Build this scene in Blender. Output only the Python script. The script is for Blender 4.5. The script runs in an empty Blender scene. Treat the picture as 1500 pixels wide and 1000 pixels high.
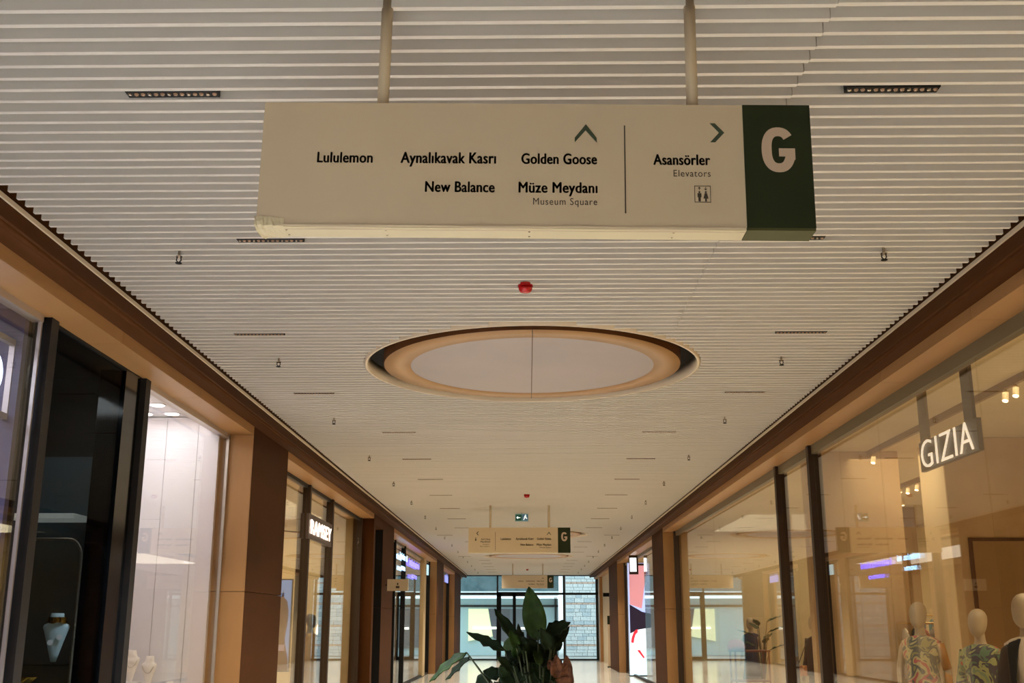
import bpy, bmesh, math, random
from mathutils import Vector, Matrix
R = math.radians
SC = bpy.context.scene
COL = SC.collection
random.seed(4)

# ------------------------------------------------------------------ camera, world, exposure
cam = bpy.data.cameras.new('camera'); co = bpy.data.objects.new('camera', cam); COL.objects.link(co)
cam.sensor_width = 36; cam.lens = 36 * 1600 / 1500; cam.clip_end = 500; cam.clip_start = .05
PITCH = math.atan(415 / 1600); YAW = math.asin(23 / math.sqrt(23**2 + 415**2 + 1600**2))
co.location = (-.022, 0, 1.6); co.rotation_euler = (math.pi / 2 + PITCH, 0, YAW)
SC.camera = co
SC.view_settings.view_transform = 'Standard'; SC.view_settings.look = 'None'
SC.view_settings.exposure = 0; SC.view_settings.gamma = 1; SC.view_settings.use_curve_mapping = False
w = bpy.data.worlds.new('world'); SC.world = w; w.use_nodes = True
w.node_tree.nodes['Background'].inputs[0].default_value = (.80, .93, 1, 1)
w.node_tree.nodes['Background'].inputs[1].default_value = 2.1
SC.cycles.transparent_max_bounces = 24
SC.cycles.max_bounces = 8
SC.cycles.diffuse_bounces = 5
SC.cycles.sample_clamp_indirect = 4
SC.cycles.caustics_reflective = False; SC.cycles.caustics_refractive = False

HALL = (1, .985, .93); WARM = (1, .90, .62); NEUT = (1, .93, .80); COOL = (.93, .95, 1); LILAC = (.78, .74, 1)
def area(name, loc, sx, sy, power, color, spread=180, label=None, rot=(0, 0, 0)):
    l = bpy.data.lights.new(name, 'AREA'); l.shape = 'RECTANGLE'; l.size = sx; l.size_y = sy
    l.energy = power; l.color = color; l.spread = R(spread)
    o = bpy.data.objects.new(name, l); o.location = loc; o.rotation_euler = rot; COL.objects.link(o); return o
# shop interior light panels and unseen fill lamps added behind the camera
area('hall_fill', (-1.6, -3, 3.6), 2.2, 6, 260, (.80, .90, 1), 120)
area('hall_fill', (1.5, -3, 3.6), 2.2, 6, 22, (1, .86, .60), 120)
area('lilac_shop_light', (-4.6, 3.0, 3.70), 1.6, 7, 190, (.70, .74, 1))
area('dark_shop_light', (-3.95, 8.4, 3.5), .5, .8, 6, (1, .98, .94))
area('jewellery_light', (-3.95, 10.8, 3.83), .8, 2.4, 30, (.95, .95, 1))
area('menswear_light', (-5.2, 18.3, 3.62), 2.4, 7, 260, WARM)
area('far_left_light', (-5.2, 33, 3.6), 2, 10, 120, NEUT)
area('far_left_light', (-5.2, 45, 3.6), 2, 5, 60, NEUT)
area('womenswear_light', (5.8, 5.5, 3.66), 3, 9, 330, WARM, 120)
area('womenswear_light', (5.6, 16.5, 3.66), 3, 7, 260, WARM, 130)
area('womenswear_light', (5.4, 23.3, 3.66), 2.4, 4, 110, WARM)
area('far_right_light', (5.2, 33, 3.6), 2, 9, 110, NEUT)

# ------------------------------------------------------------------ materials
def lin(c):
    return tuple(((v / 255 + .055) / 1.055) ** 2.4 if v > 10 else v / 255 / 12.92 for v in c) + (1,)
MATS = {}
def mat(name, rgb, rough=.6, metal=0, rgb2=None, scale=8, detail=3, stretch=(1, 1, 1), bump=0, emit=0, spec=.5, lo=.35, hi=.65):
    m = bpy.data.materials.new(name); m.use_nodes = True; nt = m.node_tree; b = nt.nodes['Principled BSDF']
    b.inputs['Base Color'].default_value = lin(rgb); b.inputs['Roughness'].default_value = rough
    b.inputs['Metallic'].default_value = metal; b.inputs['Specular IOR Level'].default_value = spec
    if rgb2 or bump:
        tc = nt.nodes.new('ShaderNodeTexCoord'); mp = nt.nodes.new('ShaderNodeMapping'); mp.inputs['Scale'].default_value = stretch
        n = nt.nodes.new('ShaderNodeTexNoise'); n.inputs['Scale'].default_value = scale; n.inputs['Detail'].default_value = detail
        nt.links.new(tc.outputs['Object'], mp.inputs[0]); nt.links.new(mp.outputs[0], n.inputs[0])
        if rgb2:
            r = nt.nodes.new('ShaderNodeValToRGB'); r.color_ramp.elements[0].position = lo; r.color_ramp.elements[1].position = hi
            r.color_ramp.elements[0].color = lin(rgb); r.color_ramp.elements[1].color = lin(rgb2)
            nt.links.new(n.outputs[0], r.inputs[0]); nt.links.new(r.outputs[0], b.inputs['Base Color'])
        if bump:
            bp = nt.nodes.new('ShaderNodeBump'); bp.inputs['Strength'].default_value = bump; bp.inputs['Distance'].default_value = .01
            nt.links.new(n.outputs[0], bp.inputs['Height']); nt.links.new(bp.outputs[0], b.inputs['Normal'])
    if emit:
        b.inputs['Emission Color'].default_value = lin(rgb); b.inputs['Emission Strength'].default_value = emit
    MATS[name] = m; return m
def glass(name, tint=(1, 1, 1), f0=.04, rough=.0, k=1.0):
    m = bpy.data.materials.new(name); m.use_nodes = True; nt = m.node_tree; N = nt.nodes
    N.remove(N['Principled BSDF']); out = N['Material Output']
    tr = N.new('ShaderNodeBsdfTransparent'); tr.inputs[0].default_value = tint + (1,)
    gl = N.new('ShaderNodeBsdfGlossy'); gl.inputs['Roughness'].default_value = rough; gl.inputs[0].default_value = (.95, .95, .95, 1)
    lw = N.new('ShaderNodeLayerWeight'); lw.inputs[0].default_value = .5
    p = N.new('ShaderNodeMath'); p.operation = 'POWER'; p.inputs[1].default_value = 5
    q = N.new('ShaderNodeMath'); q.operation = 'MULTIPLY_ADD'; q.inputs[1].default_value = k * (1 - f0); q.inputs[2].default_value = f0
    mx = N.new('ShaderNodeMixShader'); L = nt.links.new
    L(lw.outputs['Facing'], p.inputs[0]); L(p.outputs[0], q.inputs[0]); L(q.outputs[0], mx.inputs[0])
    L(tr.outputs[0], mx.inputs[1]); L(gl.outputs[0], mx.inputs[2]); L(mx.outputs[0], out.inputs[0])
    MATS[name] = m; return m
SLAT = mat('slat_paint', (236, 230, 224), .45)
TRIM = mat('cream_trim', (232, 214, 190), .5)
DARK = mat('dark_void', (22, 20, 18), .9)
WOOD = mat('bronze_wood', (160, 118, 74), .42, 0, (166, 122, 76), 3, 4, (1, .4, 1), 0, spec=.35)
WOODD = mat('dark_bronze', (66, 37, 15), .65, 0, (74, 42, 17), 3, 4, (1, .3, 1), spec=.06)
RINGW = mat('ring_wood', (158, 118, 76), .5, 0, (168, 126, 80), 2)
MEMB = mat('membrane', (158, 144, 146), .4, 0, (150, 138, 140), 1.2)
SIGN = mat('sign_beige', (208, 188, 158), .55, 0, (202, 184, 156), 1.5)
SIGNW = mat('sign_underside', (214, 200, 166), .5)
GREEN = mat('sign_green', (35, 42, 20), .6, spec=.2)
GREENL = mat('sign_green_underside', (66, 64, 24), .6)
INK = mat('sign_ink', (62, 53, 42), .7)
INKG = mat('sign_ink_green', (50, 62, 42), .7)
GLET = mat('letter_cream', (196, 172, 150), .55)
BLACK = mat('black_metal', (14, 13, 13), .6, spec=.2)
BLK = mat('black_gloss', (10, 12, 14), .12)
CHROME = mat('chrome', (190, 180, 165), .15, 1)
LENS = mat('lens_glass', (150, 120, 96), .1, emit=.12)
RED = mat('alarm_red', (170, 8, 14), .25)
MULL = mat('mullion_brown', (54, 40, 30), .5, spec=.2)
MULLD = mat('mullion_black', (26, 23, 21), .5, spec=.2)
OLIVE = mat('header_olive', (98, 86, 62), .45)
SILV = mat('silver_frame', (190, 178, 168), .35, .6)
PANE = glass('shop_pane', (.97, .96, .93))
PANED = glass('smoked_pane', (.66, .70, .72), .004, 0, .10)
PANEE = glass('end_pane', (.93, .985, .985), .04)
SHOPW = mat('shop_wall_cream', (214, 190, 150), .8, 0, (206, 182, 142), 1.2)
PLAST = mat('limestone_plaster', (206, 172, 128), .75, 0, (188, 152, 108), 1.6, 6, (1, 1, 1), .1)
BROWNW = mat('brown_panel', (152, 118, 80), .7)
COLW = mat('cream_and_spotlit', (236, 208, 164), .7)  # cream of the lamp cans; also the spotlit wall side's painted brightness
LILACW = mat('lilac_wall', (92, 88, 118), .6)
WHITEW = mat('white_panel', (228, 226, 232), .5)
WHITEL = mat('round_light', (255, 240, 235), .5, emit=9)
TEALD = mat('teal_dark_panel', (58, 74, 80), .5)
BUST = mat('bust_white', (206, 222, 220), .6)
BUSTW = mat('bust_linen', (240, 232, 226), .6)
GOLD = mat('gold', (210, 160, 60), .2, 1)
MANN = mat('mannequin_skin', (176, 152, 122), .5)
MANND = mat('mannequin_dark', (58, 44, 36), .5)
MANWOOD = mat('mannequin_wood', (176, 122, 62), .45)
LIT = mat('lit_letters', (255, 248, 240), .5, emit=1.0)
LITG = mat('lit_letters_warm', (255, 238, 212), .5, emit=.95)
LITC = mat('lit_letters_cool', (214, 240, 255), .5, emit=1.4)
LITP = mat('lit_letters_violet', (176, 168, 255), .5, emit=1.0)
LEAF = mat('leaf_green', (46, 70, 24), .6, 0, (30, 50, 16), 9, 2, spec=.2)
LEAFD = mat('leaf_dark', (26, 40, 17), .65, 0, (18, 30, 12), 9, 2, spec=.15)
LEAFB = mat('leaf_dry', (112, 68, 38), .85, 0, (76, 42, 24), 30, 4)
STEM = mat('leaf_stem', (46, 58, 26), .5)
SOIL = mat('soil', (40, 28, 20), .9, bump=.4)
POT = mat('planter_stone', (120, 112, 100), .7, 0, (104, 98, 88), 14)
# polished stone floor with tile joints
FLOOR = mat('polished_stone', (188, 168, 140), .13, 0, spec=.5)
nt = FLOOR.node_tree; b = nt.nodes['Principled BSDF']
tc = nt.nodes.new('ShaderNodeTexCoord'); br = nt.nodes.new('ShaderNodeTexBrick')
br.inputs['Color1'].default_value = lin((198, 190, 176)); br.inputs['Color2'].default_value = lin((188, 180, 166)); br.inputs['Mortar'].default_value = lin((120, 104, 84))
br.inputs['Scale'].default_value = 1; br.inputs['Mortar Size'].default_value = .004; br.inputs['Brick Width'].default_value = 1.2; br.inputs['Row Height'].default_value = .6
nt.links.new(tc.outputs['Object'], br.inputs[0]); nt.links.new(br.outputs[0], b.inputs['Base Color'])

# ------------------------------------------------------------------ helpers
def link(name, me, m=None, parent=None, loc=None, smooth=False):
    o = bpy.data.objects.new(name, me); COL.objects.link(o)
    if m is not None and me is not None and not me.materials: me.materials.append(m)
    if parent: o.parent = parent
    if loc: o.location = loc
    if smooth and me: me.polygons.foreach_set('use_smooth', [True] * len(me.polygons))
    return o
class MB:
    def __init__(s): s.v = []; s.f = []
    def box(s, x0, x1, y0, y1, z0, z1):
        x0, x1 = sorted((x0, x1)); y0, y1 = sorted((y0, y1)); z0, z1 = sorted((z0, z1)); n = len(s.v)
        s.v += [(x0, y0, z0), (x1, y0, z0), (x1, y1, z0), (x0, y1, z0), (x0, y0, z1), (x1, y0, z1), (x1, y1, z1), (x0, y1, z1)]
        s.f += [tuple(n + i for i in q) for q in ((0, 3, 2, 1), (4, 5, 6, 7), (0, 1, 5, 4), (1, 2, 6, 5), (2, 3, 7, 6), (3, 0, 4, 7))]; return s
    def prism(s, pts, lo, hi, axis=1):
        """polygon pts (u,v) extruded along axis from lo to hi"""
        n = len(s.v); k = len(pts)
        def P(u, v, w_): return {0: (w_, u, v), 1: (u, w_, v), 2: (u, v, w_)}[axis]
        s.v += [P(u, v, lo) for u, v in pts] + [P(u, v, hi) for u, v in pts]
        s.f += [tuple(n + i for i in range(k)), tuple(n + 2 * k - 1 - i for i in range(k))]
        s.f += [(n + i, n + k + i, n + k + (i + 1) % k, n + (i + 1) % k) for i in range(k)]; return s
    def tube(s, pts, r, seg=10, caps=True):
        pts = [Vector(p) for p in pts]; n0 = len(s.v); rr = r if isinstance(r, (list, tuple)) else [r] * len(pts)
        prev = None
        for i, p in enumerate(pts):
            t = (pts[min(i + 1, len(pts) - 1)] - pts[max(i - 1, 0)]).normalized()
            if prev is None:
                a = t.cross(Vector((0, 0, 1)));
                if a.length < .1: a = t.cross(Vector((1, 0, 0)))
            else: a = prev - t * prev.dot(t)
            a.normalize(); prev = a; c = t.cross(a)
            for k in range(seg):
                an = 2 * math.pi * k / seg; s.v.append(tuple(p + (a * math.cos(an) + c * math.sin(an)) * rr[i]))
        for i in range(len(pts) - 1):
            for k in range(seg):
                a0 = n0 + i * seg + k; a1 = n0 + i * seg + (k + 1) % seg; s.f.append((a0, a1, a1 + seg, a0 + seg))
        if caps:
            s.f.append(tuple(n0 + k for k in reversed(range(seg)))); s.f.append(tuple(n0 + (len(pts) - 1) * seg + k for k in range(seg)))
        return s
    def loft(s, rings, seg=20, cap=True):
        """rings: (cx, cy, z, rx, ry)"""
        n0 = len(s.v)
        for cx, cy, z, rx, ry in rings:
            for k in range(seg):
                a = 2 * math.pi * k / seg; s.v.append((cx + rx * math.cos(a), cy + ry * math.sin(a), z))
        for i in range(len(rings) - 1):
            for k in range(seg):
                a0 = n0 + i * seg + k; a1 = n0 + i * seg + (k + 1) % seg; s.f.append((a0, a1, a1 + seg, a0 + seg))
        if cap:
            s.f.append(tuple(n0 + k for k in reversed(range(seg)))); s.f.append(tuple(n0 + (len(rings) - 1) * seg + k for k in range(seg)))
        return s
    def mesh(s, name):
        me = bpy.data.meshes.new(name); me.from_pydata(s.v, [], s.f); me.update(); 
        bm = bmesh.new(); bm.from_mesh(me); bmesh.ops.recalc_face_normals(bm, faces=bm.faces); bm.to_mesh(me); bm.free(); return me
    def build(s, name, m, parent=None, smooth=False, loc=None): return link(name, s.mesh(name), m, parent, loc, smooth)
def tag(o, label, cat, group=None, kind=None):
    o['label'] = label; o['category'] = cat
    if group: o['group'] = group
    if kind: o['kind'] = kind
    return o
def empty(name, loc=(0, 0, 0), rz=0):
    o = bpy.data.objects.new(name, None); COL.objects.link(o); o.location = loc; o.rotation_euler = (0, 0, rz); o.empty_display_size = .1; return o
def bevel(o, wd=.004, seg=2):
    bm = bmesh.new(); bm.from_mesh(o.data); bmesh.ops.bevel(bm, geom=bm.edges[:], offset=wd, segments=seg, affect='EDGES'); bm.to_mesh(o.data); bm.free(); return o
UNIT = MB().box(-.5, .5, -.5, .5, -.5, .5).mesh('unit')
def ubox(name, m, parent, x0, x1, y0, y1, z0, z1, me=None):
    me = me or UNIT_OF(m); o = bpy.data.objects.new(name, me); COL.objects.link(o)
    if parent: o.parent = parent
    o.location = ((x0 + x1) / 2, (y0 + y1) / 2, (z0 + z1) / 2); o.scale = (abs(x1 - x0), abs(y1 - y0), abs(z1 - z0)); return o
_U = {}
def UNIT_OF(m):
    if m.name not in _U:
        c = UNIT.copy(); c.materials.append(m); _U[m.name] = c
    return _U[m.name]
def dup(root, loc=None, rz=None):
    r = root.copy(); COL.objects.link(r)
    if loc is not None: r.location = loc
    if rz is not None: r.rotation_euler = (0, 0, rz)
    for ch in list(root.children):
        c = ch.copy(); COL.objects.link(c); c.parent = r
        for g in list(ch.children):
            d = g.copy(); COL.objects.link(d); d.parent = c
    return r
_cap = {}
def text_mesh(body, width, cap, offset=.012, extrude=.0, align='L', spacing=1.0):
    bold = max(0, offset) * 1.9; offset = min(0, offset)
    """flat (or extruded) lettering, scaled to width x cap height; left baseline at 0, faces -Y, in the XZ plane"""
    def mk(t):
        c = bpy.data.curves.new('t', 'FONT'); c.body = t; c.size = 1; c.offset = offset; c.extrude = extrude; c.space_character = spacing; c.resolution_u = 4
        o = bpy.data.objects.new('t', c); COL.objects.link(o); dg = bpy.context.evaluated_depsgraph_get(); me = bpy.data.meshes.new_from_object(o.evaluated_get(dg))
        bpy.data.objects.remove(o); bpy.data.curves.remove(c); return me
    if 0 not in _cap:
        h = mk('H'); ys = [v.co.y for v in h.vertices]; _cap[0] = max(ys) - min(ys)
    me = mk(body); xs = [v.co.x for v in me.vertices]; x0, x1 = min(xs), max(xs); ky = cap / _cap[0]; kx = width / (x1 - x0) if width else ky
    for v in me.vertices:
        x, y, z = v.co; v.co = ((x - x0) * kx, -z, y * ky)
    if bold:
        d = cap * bold; bm = bmesh.new(); 
        for dx, dz in ((-d, 0), (d, 0), (0, -d * .6), (0, d * .6), (-d * .5, d * .5), (d * .5, -d * .5)):
            n0 = len(bm.verts); bm.from_mesh(me); bm.verts.ensure_lookup_table()
            for q in bm.verts[n0:]: q.co.x += dx; q.co.z += dz
        bm.to_mesh(me); bm.free()
    me.update(); me.name = 'lettering'; return me

# ------------------------------------------------------------------ floor, ceiling
fl = MB().box(-9.5, 9.5, -9, 53.5, -.12, 0).build('floor', FLOOR); tag(fl, 'polished beige stone floor running the length of the arcade', 'floor', kind='structure')
CZ = 3.9; PITCHS = .107; Y0 = 3.743
ceil = empty('ceiling', (0, 0, 0)); tag(ceil, 'slatted cream ceiling of narrow cross baffles over the arcade', 'ceiling', kind='structure')
ubox('light_block_lid', DARK, ceil, -3.6, 3.6, -9, 53.5, 4.16, 4.24)  # unseen lid added above the slats to block world light
HOLES = [(9.86, 1.525), (29.1, 1.53), (38.5, 1.53)]
segs = []
k0 = int((-8.8 - Y0) / PITCHS)
for k in range(k0, int((53.3 - Y0) / PITCHS)):
    y = Y0 + k * PITCHS
    parts = [(-2.865, 2.875)]
    if 0 <= k < 62: parts = [(-2.865, 1.170), (1.174, 2.875)]
    for hy, hr in HOLES:
        d = min(abs(y - .011 - hy), abs(y + .011 - hy))
        if d < hr + .019:
            c = math.sqrt((hr + .020) ** 2 - d * d)
            np_ = []
            for a, b_ in parts:
                if b_ <= -c + .025 or a >= c + .025: np_.append((a, b_)); continue
                if a < -c + .025: np_.append((a, -c + .025))
                if b_ > c + .025: np_.append((c + .025, b_))
            parts = np_
    for a, b_ in parts: segs.append((k, y, a, b_))
vis = [s for s in segs if s[0] >= -4]
SL = UNIT_OF(SLAT)
rest = MB()
for i, (k, y, a, b_) in enumerate(vis[:298]):
    dz = -.005 if (b_ < 1.2 and 0 <= k < 14) else 0
    dz += random.uniform(-.0012, .0012)
    ubox('slat', SLAT, ceil, a, b_, y - .0128, y + .0128, CZ + dz, CZ + .088 + dz, SL)
for k, y, a, b_ in vis[298:] + [s for s in segs if s[0] < -4]: rest.box(a, b_, y - .0128, y + .0128, CZ, CZ + .088)
o = rest.build('slat_run', SLAT, ceil); o['kind'] = 'stuff'; o['label'] = 'far run of cream ceiling slats'
for s in (-1, 1):
    ubox('edge_trim', TRIM, ceil, s * 2.922, s * 2.936, -9, 53.5, 3.893, 3.92)

# ------------------------------------------------------------------ round ceiling recesses
for i, (hy, hr) in enumerate(HOLES):
    o = empty('ceiling_rose', (.025, hy, CZ))
    tag(o, ['large round ceiling recess with wood ring and grey disc, nearest of the row', 'second round ceiling recess, its edge hidden behind the small hanging sign',
            'third round ceiling recess, showing under the small hanging sign', 'round ceiling recess nearest the glazed end wall'][i], 'ceiling recess', 'round recesses along the ceiling')
    n = 96
    def ring(name, m, r0, r1, z0, z1, par=o, seg=n):
        mb = MB()
        for k in range(seg):
            a = 2 * math.pi * k / seg; c, s_ = math.cos(a), math.sin(a)
            mb.v += [(r0 * c, r0 * s_, z0), (r1 * c, r1 * s_, z0), (r1 * c, r1 * s_, z1), (r0 * c, r0 * s_, z1)]
        for k in range(seg):
            a = 4 * k; b2 = 4 * ((k + 1) % seg)
            for q in range(4): mb.f.append((a + q, a + (q + 1) % 4, b2 + (q + 1) % 4, b2 + q))
        return mb.build(name, m, par, True)
    ring('rim', TRIM, hr - .012, hr + .010, -.007, .12)
    dr = ring('drum', RINGW, 1.12, 1.36, .0, .16)
    ring('drum_side', WOODD, 1.3605, 1.366, .003, .2)
    mb = MB(); mb.loft([(0, 0, .002, 1.121, 1.121), (0, 0, .03, 1.121, 1.121)], 96); disc = mb.build('grey_disc', MEMB, o)
    if i == 0:
        ubox('seam', mat('seam_brown', (92, 70, 56), .7), o, -.004, .004, -1.36, 1.36, -.0025, .004)

# ------------------------------------------------------------------ linear ceiling lights, sprinklers, alarms, exit sign
def fixture(detailed, lenspart):
    o = empty('linear_downlight')
    h = MB().box(-.205, .205, -.030, .030, -.004, .05).build('housing', BLACK, o)
    lens = MB()
    for k in range(14):
        x = -.19 + k * .0292; mb = lens if not detailed else MB()
        mb.loft([(x, -.004, -.004, .011, .011), (x, -.004, -.010, .009, .009), (x, -.004, -.013, .004, .004)], 8)
        if detailed: mb.build('lens', LENS if k % 3 else CHROME, o)
    if not detailed: q = lens.build('lens_row', LENS, o)
    return o
LY = [4.44, 6.36, 8.645, 10.99, 13.28, 15.57, 17.84, 20.1, 22.4, 24.7, 27.0, 29.3, 31.6, 33.9, 36.2, 38.5, 40.8, 43.1, 45.4, 47.7, 50.0]
ORD = 'first second third fourth fifth sixth seventh eighth ninth tenth eleventh twelfth thirteenth fourteenth fifteenth sixteenth seventeenth eighteenth nineteenth twentieth twenty-first'.split()
fx = {}
for i, y in enumerate([-5.5, -3, -.4, 2.0] + LY):
    if y < 3:
        for s in (-1, 1): area('downlight', (s * 1.6, y, 3.86), .4, .05, 110 if s < 0 else 9, (.80, .90, 1) if s < 0 else (1, .86, .60), 95)
        continue
    for s in (-1, 1):
        x = 1.605 if i - 4 not in (2, 3) else 2.21
        if any(abs(y - h[0]) < 1.2 for h in HOLES): x = 2.21
        key = i < 6
        if key not in fx: r = fixture(key, None); fx[key] = r
        else: r = dup(fx[key])
        r.location = (s * x, Y0 + (round((y - Y0) / PITCHS - .5) + .5) * PITCHS, CZ + .004)
        side = 'left' if s < 0 else 'right'
        tag(r, f'slim black linear ceiling light, {ORD[i-4]} from the camera in the {side} row', 'ceiling light', 'linear lights in the slat ceiling')
        near = y < 9.5
        area('downlight', (s * x, y, 3.878), .38, .03, (140 if s < 0 else 14) if near else 50, ((.82, .88, 1) if s < 0 else (1, .76, .42)) if near else (1, .93, .78), 80 if near else 95)
def sprinkler():
    o = empty('sprinkler')
    MB().tube([(0, 0, .06), (0, 0, -.02)], .009, 8).build('pipe', CHROME, o)
    MB().tube([(0, 0, -.018), (0, 0, -.024)], .022, 10).build('collar', CHROME, o)
    m = MB(); m.tube([(-.012, 0, -.024), (-.015, 0, -.045), (0, 0, -.062)], .004, 6); m.tube([(.012, 0, -.024), (.015, 0, -.045), (0, 0, -.062)], .004, 6); m.build('yoke', BLACK, o)
    MB().tube([(0, 0, -.060), (0, 0, -.066)], .02, 10).build('deflector', BLACK, o)
    return o
sp = None
for i in range(16):
    y = 6.6 + i * 2.89
    for s in (-1, 1):
        r = dup(sp) if sp else sprinkler(); sp = sp or r; r.location = (s * 2.245, y, CZ)
        tag(r, f'small sprinkler head below the slats, {ORD[i]} from the camera in the {"left" if s < 0 else "right"} row', 'sprinkler', 'ceiling sprinklers')
def alarm():
    o = empty('fire_alarm')
    MB().loft([(0, 0, .01, .052, .052), (0, 0, -.012, .054, .054)], 28).build('base', RED, o)
    MB().loft([(0, 0, -.012, .05, .05), (0, 0, -.034, .047, .047), (0, 0, -.05, .036, .036), (0, 0, -.056, .018, .018)], 28).build('dome', RED, o, True)
    return o
for i, (y, t) in enumerate([(7.3, 'red dome fire alarm under the slats behind the big hanging sign'), (20.0, 'red dome fire alarm just above the small green exit sign'), (47.5, 'tiny red fire alarm near the glazed end of the arcade')]):
    r = alarm() if i == 0 else dup(al); al = r if i == 0 else al; r.location = (-.03, y, CZ); tag(r, t, 'fire alarm', 'ceiling fire alarms')
ex = empty('exit_sign', (-.14, 23.35, CZ)); tag(ex, 'small green and white emergency exit sign with arrow hanging from the ceiling', 'exit sign')
MB().box(-.14, .14, -.02, .02, -.18, -.02).build('panel', mat('exit_panel', (120, 150, 150), .4, emit=.25), ex)
MB().box(-.13, .0, -.024, -.02, -.165, -.035).build('green_field', mat('exit_green', (12, 70, 52), .4, emit=.35), ex)
MB().box(.01, .13, -.024, -.02, -.165, -.035).build('picture_field', mat('exit_green2', (60, 90, 110), .4, emit=.5), ex)
EW = mat('exit_white', (240, 250, 250), .4, emit=.9)
MB().box(-.10, -.03, -.028, -.024, -.108, -.094).prism([(-.115, -.101), (-.08, -.07), (-.08, -.132)], -.028, -.024).build('arrow', EW, ex)
MB().prism([(.03, -.15), (.05, -.15), (.075, -.1), (.10, -.13), (.115, -.12), (.085, -.075), (.10, -.06), (.06, -.06), (.05, -.09)], -.028, -.024).loft([(.08, -.026, -.055, .01, .003), (.08, -.026, -.04, .01, .003)], 8).build('running_figure', EW, ex)
MB().tube([(0, 0, 0.02), (0, 0, -.02)], .006, 6).build('hanger', BLACK, ex)

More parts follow.
